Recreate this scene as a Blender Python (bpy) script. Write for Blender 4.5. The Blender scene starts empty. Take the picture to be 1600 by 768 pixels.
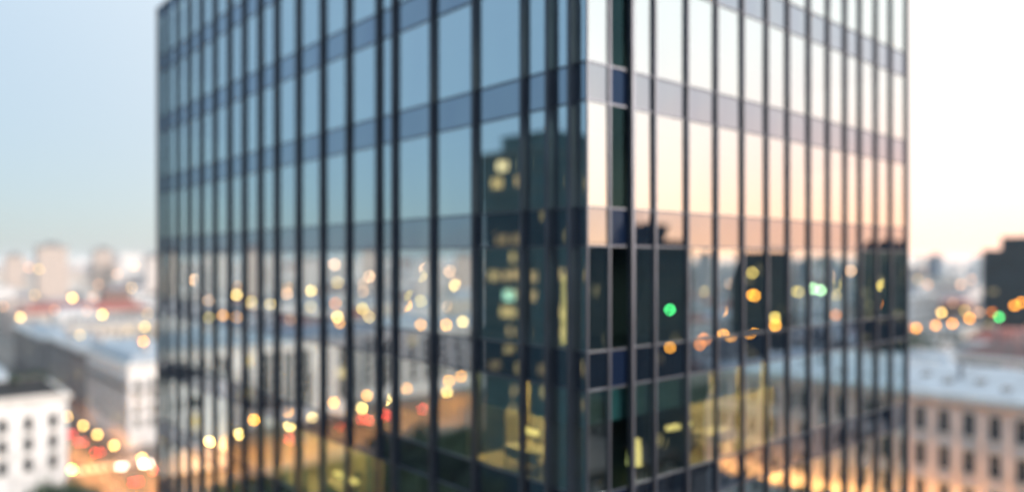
import bpy, bmesh, math, random
from mathutils import Vector, Matrix
R = math.radians
rnd = random.Random(7)
sc = bpy.context.scene
col = sc.collection

# ------------------------------------------------------------------ camera, sky, sun, exposure
EYE = 52.0                      # the camera looks out from a high storey
FPX = 1173.0                    # focal length in photograph pixels (1600 wide)
HOR = 405.0                     # horizon row in the photograph
cam = bpy.data.cameras.new("camera"); camo = bpy.data.objects.new("camera", cam); col.objects.link(camo)
camo.location = (0, 0, EYE); camo.rotation_euler = (R(90), 0, 0)
cam.sensor_width = 36.0; cam.lens = FPX / 1600 * 36.0
cam.shift_y = (HOR - 384) / 1600
cam.clip_start = 0.1; cam.clip_end = 60000
cam.dof.use_dof = True; cam.dof.focus_distance = 12.0
cam.dof.aperture_fstop = 0.122; cam.dof.aperture_blades = 0
sc.camera = camo

SUN_AZ, SUN_EL = 101.0, 12.0       # degrees; azimuth clockwise from the view direction
EXPOSURE = 0.0
HAZE = 0.00007
w = bpy.data.worlds.new("World"); sc.world = w; w.use_nodes = True
nt = w.node_tree; nt.nodes.clear()
out = nt.nodes.new("ShaderNodeOutputWorld"); bg = nt.nodes.new("ShaderNodeBackground")
sky = nt.nodes.new("ShaderNodeTexSky"); sky.sky_type = 'NISHITA'; sky.sun_disc = False
sky.sun_elevation = R(SUN_EL); sky.sun_rotation = R(SUN_AZ)
sky.altitude = 100; sky.air_density = 1.0; sky.dust_density = 0.6; sky.ozone_density = 2.6
bg.inputs[1].default_value = 0.045
nt.links.new(sky.outputs[0], bg.inputs[0])
# thin high cloud veils the whole sky, and a warm band lies along the horizon on the sunset side
def wmath(op, a, b=None, c=None):
    q = nt.nodes.new("ShaderNodeMath"); q.operation = op
    for i, x in enumerate((a, b, c)):
        if x is None: continue
        if isinstance(x, (int, float)): q.inputs[i].default_value = x
        else: nt.links.new(x, q.inputs[i])
    return q.outputs[0]
tc = nt.nodes.new("ShaderNodeTexCoord"); sp = nt.nodes.new("ShaderNodeSeparateXYZ"); nt.links.new(tc.outputs["Generated"], sp.inputs[0])
GLOW_AZ = 74.0
dz = wmath('ADD', wmath('MULTIPLY', sp.outputs[0], math.sin(R(GLOW_AZ))), wmath('MULTIPLY', sp.outputs[1], math.cos(R(GLOW_AZ))))
side = wmath('POWER', wmath('MAXIMUM', wmath('MULTIPLY_ADD', dz, 0.5, 0.5), 0.0), 6.0)
low = wmath('EXPONENT', wmath('MULTIPLY', wmath('POWER', wmath('ABSOLUTE', wmath('DIVIDE', sp.outputs[2], 0.14)), 1.5), -1.0))
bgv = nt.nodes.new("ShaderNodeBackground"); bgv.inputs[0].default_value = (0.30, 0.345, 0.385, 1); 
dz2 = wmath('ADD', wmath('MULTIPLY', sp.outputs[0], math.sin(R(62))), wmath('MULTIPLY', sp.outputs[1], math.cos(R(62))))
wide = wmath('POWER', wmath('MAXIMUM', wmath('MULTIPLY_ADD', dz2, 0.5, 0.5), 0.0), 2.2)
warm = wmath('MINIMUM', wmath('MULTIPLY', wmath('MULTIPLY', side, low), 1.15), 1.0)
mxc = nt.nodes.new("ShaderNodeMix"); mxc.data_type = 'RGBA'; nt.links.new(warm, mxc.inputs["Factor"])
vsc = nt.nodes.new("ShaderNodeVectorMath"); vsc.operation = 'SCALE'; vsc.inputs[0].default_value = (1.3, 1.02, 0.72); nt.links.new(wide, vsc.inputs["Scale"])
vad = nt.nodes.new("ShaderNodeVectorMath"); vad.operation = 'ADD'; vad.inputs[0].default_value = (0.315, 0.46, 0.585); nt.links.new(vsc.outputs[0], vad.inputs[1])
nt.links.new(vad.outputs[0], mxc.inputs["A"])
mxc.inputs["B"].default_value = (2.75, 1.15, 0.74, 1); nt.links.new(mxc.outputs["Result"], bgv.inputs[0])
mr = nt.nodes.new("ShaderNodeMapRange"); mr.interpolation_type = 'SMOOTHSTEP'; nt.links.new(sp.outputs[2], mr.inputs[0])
mr.inputs[1].default_value = 0.34; mr.inputs[2].default_value = 0.8; mr.inputs[3].default_value = 0.0; mr.inputs[4].default_value = 1.3  # extra brightness overhead, out of view, added to light roofs and walls
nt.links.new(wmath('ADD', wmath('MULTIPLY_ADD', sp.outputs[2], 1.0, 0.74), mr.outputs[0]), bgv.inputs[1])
bgg = nt.nodes.new("ShaderNodeBackground"); bgg.inputs[0].default_value = (0.3, 0.1, 0.02, 1); nt.links.new(wmath('MULTIPLY', side, low), bgg.inputs[1])
a1 = nt.nodes.new("ShaderNodeAddShader"); a2 = nt.nodes.new("ShaderNodeAddShader")
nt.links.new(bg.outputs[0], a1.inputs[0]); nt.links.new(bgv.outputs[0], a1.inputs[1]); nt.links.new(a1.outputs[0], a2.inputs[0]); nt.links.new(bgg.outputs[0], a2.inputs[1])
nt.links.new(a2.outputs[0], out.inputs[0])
sun = bpy.data.lights.new("sun", 'SUN'); sun.energy = 4.8; sun.angle = R(14); sun.color = (1, 0.88, 0.78)
suno = bpy.data.objects.new("sun", sun); col.objects.link(suno)
sd = Vector((math.sin(R(SUN_AZ)) * math.cos(R(SUN_EL)), math.cos(R(SUN_AZ)) * math.cos(R(SUN_EL)), math.sin(R(SUN_EL))))
suno.rotation_euler = sd.to_track_quat('Z', 'Y').to_euler(); suno.location = (300, 200, 300)
vs = sc.view_settings; vs.view_transform = 'Standard'; vs.look = 'None'; vs.exposure = EXPOSURE; vs.gamma = 1; vs.use_curve_mapping = False
cy = sc.cycles
cy.use_denoising = True; cy.use_adaptive_sampling = False
cy.sample_clamp_indirect = 0; cy.sample_clamp_direct = 0
cy.max_bounces = 8; cy.glossy_bounces = 4; cy.transparent_max_bounces = 12; cy.diffuse_bounces = 2
cy.caustics_reflective = False; cy.caustics_refractive = False
cy.blur_glossy = 0.0; cy.volume_bounces = 2
LUM = 1 / 2 ** EXPOSURE          # radiance that shows as white

# ------------------------------------------------------------------ tower-aligned coordinates
# s runs away along the tower's left face, v away along its right face, from its near corner
AX = R(41.0)
U = Vector((-math.sin(AX), math.cos(AX), 0)); V = Vector((math.cos(AX), math.sin(AX), 0))
C0 = Vector((2.099, 20.87, 0))
def T(s, v, z=0): return C0 + U * s + V * v + Vector((0, 0, z))
def to_sv(p):
    d = Vector((p[0], p[1], 0)) - C0
    return d.dot(U), d.dot(V)
def px_depth(x, y, D):           # photograph pixel at a distance -> place
    return Vector(((x - 800) / FPX * D, D, EYE - (y - HOR) / FPX * D))
def px_height(x, y, z): return px_depth(x, y, (EYE - z) * FPX / (y - HOR))
def mir(p, side):                # where the thing seen in a glass face really stands
    s, v = to_sv(p)
    if side == 'L': v = -v
    elif side == 'R': s = -s
    return T(s, v, p[2])

# ------------------------------------------------------------------ materials
def mat(name, base=(0.5, 0.5, 0.5), rough=0.6, metal=0.0, spec=0.5, noise=0.0, nscale=1.0, emit=None, strength=0.0):
    m = bpy.data.materials.new(name); m.use_nodes = True
    n = m.node_tree; b = n.nodes["Principled BSDF"]
    b.inputs["Base Color"].default_value = (*base, 1); b.inputs["Roughness"].default_value = rough
    b.inputs["Metallic"].default_value = metal; b.inputs["Specular IOR Level"].default_value = spec
    if emit:
        b.inputs["Emission Color"].default_value = (*emit, 1); b.inputs["Emission Strength"].default_value = strength
    if noise:
        tc = n.nodes.new("ShaderNodeTexCoord"); nz = n.nodes.new("ShaderNodeTexNoise")
        nz.inputs["Scale"].default_value = nscale; nz.inputs["Detail"].default_value = 6
        n.links.new(tc.outputs["Object"], nz.inputs["Vector"])
        rp = n.nodes.new("ShaderNodeValToRGB")
        rp.color_ramp.elements[0].position = 0.3; rp.color_ramp.elements[1].position = 0.72
        rp.color_ramp.elements[0].color = (*[c * (1 - noise) for c in base], 1)
        rp.color_ramp.elements[1].color = (*[min(1, c * (1 + noise * 0.6)) for c in base], 1)
        n.links.new(nz.outputs["Fac"], rp.inputs[0]); n.links.new(rp.outputs[0], b.inputs["Base Color"])
    return m

def mat_facade(name, base, glass=(0.04, 0.05, 0.06), bay=3.0, storey=3.3, ww=0.42, wh=0.58, frame=0.8):
    """plastered wall whose windows are a regular pattern of its own surface (far houses)"""
    m = mat(name, base, 0.8); n = m.node_tree; b = n.nodes["Principled BSDF"]
    uv = n.nodes.new("ShaderNodeUVMap"); uv.uv_map = "metres"
    sp = n.nodes.new("ShaderNodeSeparateXYZ"); n.links.new(uv.outputs[0], sp.inputs[0])
    def band(sock, period, width):
        d = n.nodes.new("ShaderNodeMath"); d.operation = 'DIVIDE'; d.inputs[1].default_value = period; n.links.new(sock, d.inputs[0])
        f = n.nodes.new("ShaderNodeMath"); f.operation = 'FRACT'; n.links.new(d.outputs[0], f.inputs[0])
        a = n.nodes.new("ShaderNodeMath"); a.operation = 'SUBTRACT'; a.inputs[1].default_value = 0.5; n.links.new(f.outputs[0], a.inputs[0])
        q = n.nodes.new("ShaderNodeMath"); q.operation = 'ABSOLUTE'; n.links.new(a.outputs[0], q.inputs[0])
        l = n.nodes.new("ShaderNodeMath"); l.operation = 'LESS_THAN'; l.inputs[1].default_value = width / 2; n.links.new(q.outputs[0], l.inputs[0])
        return l.outputs[0]
    mu = n.nodes.new("ShaderNodeMath"); mu.operation = 'MULTIPLY'
    n.links.new(band(sp.outputs[0], bay, ww), mu.inputs[0]); n.links.new(band(sp.outputs[1], storey, wh), mu.inputs[1])
    nz = n.nodes.new("ShaderNodeTexNoise"); nz.inputs["Scale"].default_value = 0.25; nz.inputs["Detail"].default_value = 5
    tc = n.nodes.new("ShaderNodeTexCoord"); n.links.new(tc.outputs["Object"], nz.inputs["Vector"])
    w1 = n.nodes.new("ShaderNodeMix"); w1.data_type = 'RGBA'
    w1.inputs["A"].default_value = (*[c * 0.8 for c in base], 1); w1.inputs["B"].default_value = (*[min(0.85, c * 1.15) for c in base], 1)
    n.links.new(nz.outputs["Fac"], w1.inputs["Factor"])
    w2 = n.nodes.new("ShaderNodeMix"); w2.data_type = 'RGBA'; w2.inputs["B"].default_value = (*glass, 1)
    n.links.new(mu.outputs[0], w2.inputs["Factor"]); n.links.new(w1.outputs["Result"], w2.inputs["A"])
    n.links.new(w2.outputs["Result"], b.inputs["Base Color"])
    rg = n.nodes.new("ShaderNodeMath"); rg.operation = 'MULTIPLY_ADD'; rg.inputs[1].default_value = -0.65; rg.inputs[2].default_value = 0.8
    n.links.new(mu.outputs[0], rg.inputs[0]); n.links.new(rg.outputs[0], b.inputs["Roughness"])
    return m

def mat_curtain_glass(name, tint=(0.80, 0.92, 1.0), r0=0.64, trans=(0.50, 0.60, 0.55), opaque=None):
    """coated facade glass: mirror-like coat over a tinted see-through (or back-painted) pane"""
    m = bpy.data.materials.new(name); m.use_nodes = True; n = m.node_tree; n.nodes.clear()
    o = n.nodes.new("ShaderNodeOutputMaterial"); mx = n.nodes.new("ShaderNodeMixShader")
    g = n.nodes.new("ShaderNodeBsdfGlossy"); g.inputs["Color"].default_value = (*tint, 1); g.inputs["Roughness"].default_value = 0.0
    if opaque:
        t = n.nodes.new("ShaderNodeBsdfDiffuse"); t.inputs[0].default_value = (*opaque, 1)
    else:
        t = n.nodes.new("ShaderNodeBsdfTransparent"); t.inputs[0].default_value = (*trans, 1)
    lw = n.nodes.new("ShaderNodeLayerWeight"); lw.inputs[0].default_value = 0.5
    p = n.nodes.new("ShaderNodeMath"); p.operation = 'POWER'; p.inputs[1].default_value = 3.5
    n.links.new(lw.outputs["Facing"], p.inputs[0])
    a = n.nodes.new("ShaderNodeMath"); a.operation = 'MULTIPLY_ADD'; a.inputs[1].default_value = 1 - r0; a.inputs[2].default_value = r0
    n.links.new(p.outputs[0], a.inputs[0]); n.links.new(a.outputs[0], mx.inputs[0])
    n.links.new(t.outputs[0], mx.inputs[1]); n.links.new(g.outputs[0], mx.inputs[2]); n.links.new(mx.outputs[0], o.inputs[0])
    return m

def vary(m, amount, scale):
    n = m.node_tree; g = next(q for q in n.nodes if q.type == 'BSDF_GLOSSY'); c = tuple(g.inputs[0].default_value)
    tc = n.nodes.new("ShaderNodeTexCoord"); mp = n.nodes.new("ShaderNodeMapping"); mp.inputs["Scale"].default_value = (scale, scale, scale * 0.25)
    nz = n.nodes.new("ShaderNodeTexNoise"); nz.inputs["Scale"].default_value = 1.0; nz.inputs["Detail"].default_value = 3
    n.links.new(tc.outputs["Object"], mp.inputs[0]); n.links.new(mp.outputs[0], nz.inputs["Vector"])
    x = n.nodes.new("ShaderNodeMix"); x.data_type = 'RGBA'; n.links.new(nz.outputs["Fac"], x.inputs["Factor"])
    x.inputs["A"].default_value = tuple(v * (1 - amount) for v in c[:3]) + (1,); x.inputs["B"].default_value = tuple(min(1, v * (1 + amount)) for v in c[:3]) + (1,)
    n.links.new(x.outputs["Result"], g.inputs[0])

def emitter(name, c, k): return mat(name, tuple(min(1, x * 0.5) for x in c), 0.4, emit=c, strength=k * LUM)

M = {}
M['glass'] = mat_curtain_glass("facade_glass")
M['spandrel'] = mat_curtain_glass("spandrel_glass", (0.66, 0.78, 0.98), 0.40, opaque=(0.004, 0.006, 0.012))
vary(M['spandrel'], 0.16, 0.7); vary(M['glass'], 0.07, 0.5)
M['riser_glass'] = mat_curtain_glass("riser_glass", (0.2, 0.5, 0.6), 0.03, (0.20, 0.32, 0.33))
M['riser_blue'] = mat_curtain_glass("riser_spandrel", (0.25, 0.45, 0.8), 0.04, opaque=(0.006, 0.012, 0.03))
M['fin'] = mat("mullion_metal", (0.055, 0.062, 0.082), 0.4, 0.5, noise=0.25, nscale=0.8)
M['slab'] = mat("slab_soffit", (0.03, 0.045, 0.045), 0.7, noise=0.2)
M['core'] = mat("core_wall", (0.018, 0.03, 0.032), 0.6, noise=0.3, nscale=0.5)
M['office_wall'] = mat("warm_partition", (0.62, 0.48, 0.24), 0.7, noise=0.15, nscale=0.6)
M['oak'] = mat("oak_floor", (0.5, 0.38, 0.2), 0.6, noise=0.2, nscale=1.5)
M['carpet'] = mat("carpet", (0.05, 0.07, 0.075), 0.9, noise=0.3, nscale=2)
M['curtain'] = mat("blind_fabric", (0.26, 0.42, 0.42), 0.9, noise=0.2, nscale=2)
M['desk'] = mat("desk_top", (0.62, 0.5, 0.3), 0.5)
M['chair'] = mat("chair_fabric", (0.03, 0.03, 0.035), 0.7)
M['office_light'] = emitter("office_light", (1.0, 0.74, 0.36), 85)
M['pendant'] = emitter("pendant_light", (1.0, 0.72, 0.24), 4.0)
M['strip'] = emitter("lit_wall_glow", (1.0, 0.72, 0.22), 1.6)  # emission in place of lamplight falling on an inner wall
M['stone'] = mat("pale_stone", (0.75, 0.73, 0.72), 0.8, noise=0.22, nscale=0.5)
M['white'] = mat("white_painted_stone", (0.78, 0.74, 0.71), 0.8, noise=0.15, nscale=0.5)
M['stone2'] = mat("cream_stone", (0.52, 0.46, 0.40), 0.8, noise=0.22, nscale=0.5)
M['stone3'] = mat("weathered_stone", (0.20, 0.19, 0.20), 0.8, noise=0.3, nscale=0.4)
M['pink'] = mat("pink_stone", (0.72, 0.61, 0.55), 0.8, noise=0.2, nscale=0.5)
M['trim'] = mat("trim_stone", (0.58, 0.55, 0.52), 0.8, noise=0.2, nscale=0.7)
M['zinc'] = mat("zinc_roof", (0.25, 0.295, 0.345), 0.6, 0.1, noise=0.3, nscale=0.35)
M['zinc_dark'] = mat("lead_roof", (0.12, 0.135, 0.16), 0.5, 0.2, noise=0.3, nscale=0.35)
M['redroof'] = mat("tile_roof", (0.26, 0.075, 0.06), 0.8, noise=0.35, nscale=0.6)
M['brownroof'] = mat("brown_roof", (0.11, 0.055, 0.055), 0.8, noise=0.35, nscale=0.6)
M['greyroof'] = mat("gravel_roof", (0.19, 0.20, 0.215), 0.9, noise=0.3, nscale=0.5)
M['paleroof'] = mat("pale_roof", (0.30, 0.32, 0.35), 0.8, noise=0.25, nscale=0.5)
M['chimney'] = mat("chimney_render", (0.45, 0.41, 0.37), 0.9, noise=0.25, nscale=1)
M['pane'] = mat("window_pane", (0.018, 0.026, 0.034), 0.25, spec=0.25)
M['pane_lit'] = emitter("lit_window", (1.0, 0.74, 0.30), 0.55)
M['pane_dim'] = emitter("dim_window", (1.0, 0.72, 0.34), 0.15)
M['pane_bright'] = emitter("bright_window", (1.0, 0.80, 0.40), 1.6)
M['pane_green'] = emitter("green_window", (0.55, 1.0, 0.72), 2.2)
M['darkglass'] = mat("dark_tower_glass", (0.016, 0.042, 0.058), 0.5, 0.0, 0.1, noise=0.3, nscale=0.15)
M['darkrib'] = mat("dark_tower_rib", (0.022, 0.04, 0.05), 0.6, 0.0, 0.15)
M['tar'] = mat("tar_roof", (0.03, 0.03, 0.032), 0.95, spec=0.08, noise=0.3, nscale=0.4)
M['asphalt'] = mat("asphalt", (0.055, 0.052, 0.05), 0.7, noise=0.3, nscale=0.2)
M['pavement'] = mat("pavement", (0.20, 0.185, 0.17), 0.8, noise=0.25, nscale=0.3)
M['ground'] = mat("city_ground", (0.12, 0.115, 0.11), 0.9, noise=0.4, nscale=0.03)
M['paint'] = mat("road_paint", (0.7, 0.7, 0.68), 0.6, noise=0.2, nscale=1)
M['lampmetal'] = mat("lamp_metal", (0.03, 0.035, 0.035), 0.5, 0.6)
M['bark'] = mat("bark", (0.06, 0.045, 0.035), 0.9, noise=0.4, nscale=3)
M['leaf'] = mat("leaf", (0.03, 0.065, 0.022), 0.6, noise=0.5, nscale=0.9)
M['leaf2'] = mat("leaf_dark", (0.022, 0.05, 0.026), 0.6, noise=0.5, nscale=0.9)
M['darkening_lawn'] = mat("darkening_lawn", (0.022, 0.036, 0.016), 0.95, spec=0.1, noise=0.5, nscale=0.2)
M['tyre'] = mat("tyre", (0.015, 0.015, 0.015), 0.9)
M['rim'] = mat("wheel_rim", (0.4, 0.4, 0.42), 0.35, 0.8)
M['carglass'] = mat("car_glass", (0.015, 0.02, 0.022), 0.08, spec=0.8)
CITY = [("white", mat_facade("white_plaster", (0.72, 0.70, 0.69))), ("cream", mat_facade("cream_plaster", (0.60, 0.54, 0.47), bay=2.7)),
        ("grey", mat_facade("grey_plaster", (0.42, 0.42, 0.44), bay=3.4)), ("pink", mat_facade("pink_plaster", (0.56, 0.46, 0.42))),
        ("brick", mat_facade("dull_brick", (0.22, 0.14, 0.12), storey=3.6))]
M['highrise'] = mat_facade("tan_highrise", (0.50, 0.42, 0.37), (0.16, 0.15, 0.16), 3.4, 3.0, 0.45, 0.5)
M['highrise2'] = mat_facade("pale_highrise", (0.55, 0.50, 0.47), (0.18, 0.18, 0.2), 2.8, 3.0, 0.4, 0.45)
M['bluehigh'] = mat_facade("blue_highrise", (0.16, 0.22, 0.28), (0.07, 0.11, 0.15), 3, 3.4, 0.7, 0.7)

# ------------------------------------------------------------------ mesh builder
class MB:
    def __init__(s): s.v = []; s.f = []; s.m = []; s.uv = []
    def quad(s, pts, mi=0, uv=None):
        i = len(s.v); s.v += [tuple(p) for p in pts]; s.f.append(tuple(range(i, i + len(pts)))); s.m.append(mi)
        s.uv.append(uv if uv else [(0, 0)] * len(pts))
    def box(s, a, b, mi=0, top=True, bottom=True):
        x0, y0, z0 = a; x1, y1, z1 = b; lx, ly = x1 - x0, y1 - y0
        def w(P, l): s.quad(P, mi, [(0, z0), (l, z0), (l, z1), (0, z1)])
        w([(x0, y0, z0), (x1, y0, z0), (x1, y0, z1), (x0, y0, z1)], lx)
        w([(x1, y0, z0), (x1, y1, z0), (x1, y1, z1), (x1, y0, z1)], ly)
        w([(x1, y1, z0), (x0, y1, z0), (x0, y1, z1), (x1, y1, z1)], lx)
        w([(x0, y1, z0), (x0, y0, z0), (x0, y0, z1), (x0, y1, z1)], ly)
        if top: s.quad([(x0, y0, z1), (x1, y0, z1), (x1, y1, z1), (x0, y1, z1)], mi)
        if bottom: s.quad([(x0, y1, z0), (x1, y1, z0), (x1, y0, z0), (x0, y0, z0)], mi)
    def frustum(s, a, b, a2, b2, z0, z1, mi=0):
        p = [(a[0], a[1], z0), (b[0], a[1], z0), (b[0], b[1], z0), (a[0], b[1], z0)]
        q = [(a2[0], a2[1], z1), (b2[0], a2[1], z1), (b2[0], b2[1], z1), (a2[0], b2[1], z1)]
        for i in range(4):
            j = (i + 1) % 4; s.quad([p[i], p[j], q[j], q[i]], mi)
        s.quad(q, mi); s.quad(p[::-1], mi)
    def tube(s, p0, p1, r0, r1, n=8, mi=0, caps=True):
        p0 = Vector(p0); p1 = Vector(p1); d = (p1 - p0).normalized(); a = d.orthogonal().normalized(); b = d.cross(a)
        A = [p0 + (a * math.cos(2 * math.pi * k / n) + b * math.sin(2 * math.pi * k / n)) * r0 for k in range(n)]
        B = [p1 + (a * math.cos(2 * math.pi * k / n) + b * math.sin(2 * math.pi * k / n)) * r1 for k in range(n)]
        for k in range(n): s.quad([A[k], A[(k + 1) % n], B[(k + 1) % n], B[k]], mi)
        if caps: s.quad(A[::-1], mi); s.quad(B, mi)
    def ball(s, c, r, n=12, m=8, mi=0, sz=1):
        c = Vector(c)
        P = lambda i, j: c + Vector((r * math.sin(math.pi * j / m) * math.cos(2 * math.pi * i / n), r * math.sin(math.pi * j / m) * math.sin(2 * math.pi * i / n), -r * sz * math.cos(math.pi * j / m)))
        for j in range(m):
            for i in range(n):
                pts = [P(i, j), P(i + 1, j), P(i + 1, j + 1), P(i, j + 1)]
                if j == 0: pts = [pts[0], pts[2], pts[3]]
                elif j == m - 1: pts = [pts[0], pts[1], pts[2]]
                s.quad(pts, mi)
    def mesh(s, name, mats):
        me = bpy.data.meshes.new(name); me.from_pydata(s.v, [], s.f)
        for m_ in (mats if isinstance(mats, (list, tuple)) else [mats]): me.materials.append(m_)
        me.polygons.foreach_set("material_index", s.m)
        l = me.uv_layers.new(name="metres"); flat = []
        for u in s.uv:
            for a in u: flat += [a[0], a[1]]
        l.data.foreach_set("uv", flat); me.update(); return me
    def build(s, name, mats, parent=None, loc=(0, 0, 0), rz=0):
        return ob(name, s.mesh(name, mats), parent, loc, rz)
def ob(name, me, parent=None, loc=(0, 0, 0), rz=0):
    o = bpy.data.objects.new(name, me); col.objects.link(o); o.location = loc; o.rotation_euler = (0, 0, rz)
    if parent: o.parent = parent
    return o
def tag(o, label=None, cat=None, group=None, kind=None):
    for k, x in (("label", label), ("category", cat), ("group", group), ("kind", kind)):
        if x: o[k] = x
    return o
def thing(name, label, cat, loc, rz=0, group=None):
    o = bpy.data.objects.new(name, None); col.objects.link(o); o.location = loc; o.rotation_euler = (0, 0, rz); o.empty_display_size = 1
    return tag(o, label, cat, group)
KIDS = {}
def copy_tree(o, parent=None):
    c = o.copy(); col.objects.link(c)
    if parent: c.parent = parent
    for ch in [x for x in o.children]: copy_tree(ch, c)
    return c
ORD = "first second third fourth fifth sixth seventh eighth ninth tenth eleventh twelfth thirteenth fourteenth fifteenth sixteenth seventeenth eighteenth nineteenth twentieth".split()

# ------------------------------------------------------------------ ground and streets (structure)
g = MB(); g.quad([(-16000, -3000, 0), (16000, -3000, 0), (16000, 16000, 0), (-16000, 16000, 0)])
tag(g.build("ground", M['ground']), kind="structure")
def sheet(name, m, pts, z):                  # a flat sheet given by (s, v) corners
    b = MB(); P = [T(s, v, z) for s, v in pts]
    if (P[1] - P[0]).cross(P[2] - P[0]).z < 0: P = P[::-1]
    b.quad(P); return tag(b.build(name, m), kind="structure")
def kerbed(name, s0, s1, v0, v1):
    b = MB(); b.box((v0, s0, 0), (v1, s1, 0.14), 0, bottom=False)
    o = b.build(name, M['pavement'], None, C0, AX); return tag(o, kind="structure")
# avenue running away past the tower, and the boulevard that crosses it in front of the pale blocks
sheet("avenue", M['asphalt'], [(-400, 21), (900, 21), (900, 41), (-400, 41)], 0.012)
BSL = 0.20                                    # the boulevard runs slightly askew to the tower
def bs(w, off): return 166 + off + (w - 30) * BSL
sheet("boulevard", M['asphalt'], [(bs(-300, 0), 300), (bs(330, 0), -330), (bs(330, 24), -330), (bs(-300, 24), 300)], 0.008)
sheet("side_street", M['asphalt'], [(-400, 74), (200, 74), (200, 93), (-400, 93)], 0.016)
sheet("plaza", M['pavement'], [(-60, -40), (150, -40), (150, 14), (-60, 14)], 0.004)
sheet("added_dark_lawn", M['darkening_lawn'], [(40, -44), (160, -44), (176, -190), (40, -190)], 0.006)  # dark ground sheet added to darken the left face's reflection
kerbed("pavement", 190, 320, 38, 41.5); kerbed("pavement", -120, 60, 93, 96.6); kerbed("pavement", 208, 520, 18.5, 22)
mk = MB()
for k in range(70):
    s = -60 + k * 9; 
    mk.quad([T(s, 28.9, 0.016), T(s, 29.1, 0.016), T(s + 4, 29.1, 0.016), T(s + 4, 28.9, 0.016)])
for k in range(12):                            # zebra crossing at the corner
    mk.quad([T(193, 19 + k * 1.8, 0.016), T(193, 19.9 + k * 1.8, 0.016), T(197, 19.9 + k * 1.8, 0.016), T(197, 19 + k * 1.8, 0.016)])
tag(mk.build("road_markings", M['paint']), kind="structure")

# ------------------------------------------------------------------ the glass tower
PAR = EYE + 16.9
tops = [EYE + 1.47 + 4.05 * k for k in range(-12, 4)]           # top of each spandrel band
BAND = 1.08
tower = thing("glass_office_tower", "tall glass curtain wall office tower with sharp near corner and dark metal fins", "office tower", C0, AX)
pan = random.Random(3)
def wob(): return pan.uniform(-0.0035, 0.0035)
def along_left(x): return C0.y * ((918 + 220) / (x + 220) - 1) / 0.755
def along_right(x): return C0.y * ((2150 - 918) / (2150 - x) - 1) / 0.656
LEN_S, LEN_V = along_left(249), along_right(1416)
t_left = [0.0] + [along_left(x) for x in (897, 862, 820, 744, 678, 618, 593, 546, 505, 467, 433, 407, 382, 359, 336, 315, 296, 278, 262)] + [LEN_S]
t_right = [0.0] + [along_right(x) for x in (951, 983, 1021, 1072, 1118, 1159, 1197, 1230, 1263, 1293, 1320, 1343, 1368, 1391)] + [LEN_V]
def wall_panes(b, z0, z1, riser=None):
    """panes of every face between two heights; each pane sits a hair out of true, as real ones do"""
    for a, c in zip(t_left, t_left[1:]):
        b.quad([(wob(), c, z0), (wob(), a, z0), (wob(), a, z1), (wob(), c, z1)])
    for k, (a, c) in enumerate(zip(t_right, t_right[1:])):
        b.quad([(a, wob(), z0), (c, wob(), z0), (c, wob(), z1), (a, wob(), z1)], riser if (riser and k == 1) else 0)
    b.quad([(LEN_V, 0, z0), (LEN_V, LEN_S, z0), (LEN_V, LEN_S, z1), (LEN_V, 0, z1)])
    b.quad([(LEN_V, LEN_S, z0), (0, LEN_S, z0), (0, LEN_S, z1), (LEN_V, LEN_S, z1)])
def ring(b, z0, z1, o):                       # a thin transom bar round the building, standing o proud
    b.box((-o, 0.023, z0), (0.02, LEN_S + o, z1)); b.box((-o, -o, z0), (LEN_V + o, 0.02, z1))
levels = []
for i, zt in enumerate(tops):
    b = MB(); wall_panes(b, zt - BAND, zt, 1); b.build("spandrel_band", [M['spandrel'], M['riser_blue']], tower)
    b = MB(); ring(b, zt - 0.03, zt + 0.02, 0.04); ring(b, zt - BAND - 0.03, zt - BAND + 0.02, 0.04); b.build("transom", M['fin'], tower)
    z1 = tops[i + 1] - BAND if i + 1 < len(tops) else PAR - 0.8
    b = MB(); wall_panes(b, zt, z1, 1); b.build("glazing", [M['glass'], M['riser_glass']], tower)
    b = MB(); b.box((0.25, 0.25, zt - BAND + 0.06), (LEN_V - 0.25, LEN_S - 0.25, zt - 0.12), 0)
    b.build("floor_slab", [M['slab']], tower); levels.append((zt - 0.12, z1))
b = MB(); wall_panes(b, 0.3, tops[0] - BAND, 1); b.build("glazing", [M['glass'], M['riser_glass']], tower)
b = MB(); wall_panes(b, PAR - 0.8, PAR); b.build("parapet", M['spandrel'], tower)
b = MB(); ring(b, PAR - 0.06, PAR + 0.08, 0.08); b.build("coping", M['fin'], tower)
b = MB(); b.box((0.3, 0.3, PAR - 1.0), (LEN_V - 0.3, LEN_S - 0.3, PAR - 0.75)); b.build("roof", M['greyroof'], tower)
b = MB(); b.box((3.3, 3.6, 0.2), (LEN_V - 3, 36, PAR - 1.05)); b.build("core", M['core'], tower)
def fin(face, t, wd=0.11, dp=0.16):
    b = MB()
    if face == 'L': b.box((-dp, t - wd / 2, 0.1), (-0.003, t + wd / 2, PAR + 0.02))
    else: b.box((t - wd / 2, -dp, 0.1), (t + wd / 2, -0.003, PAR + 0.02))
    b.build("mullion", M['fin'], tower)
for i, t in enumerate(t_left[1:]): fin('L', t, 0.15 if i < 2 else 0.11, 0.22 if i < 2 else 0.18)
for i, t in enumerate(t_right[1:]): fin('R', t, 0.07 if i == 0 else 0.13 if i == 1 else 0.09, 0.06 if i == 0 else 0.18 if i == 1 else 0.11)
b = MB(); b.box((-0.05, -0.045, 0.1), (-0.004, 0.03, PAR + 0.02)); b.build("corner_post", M['fin'], tower)
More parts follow.
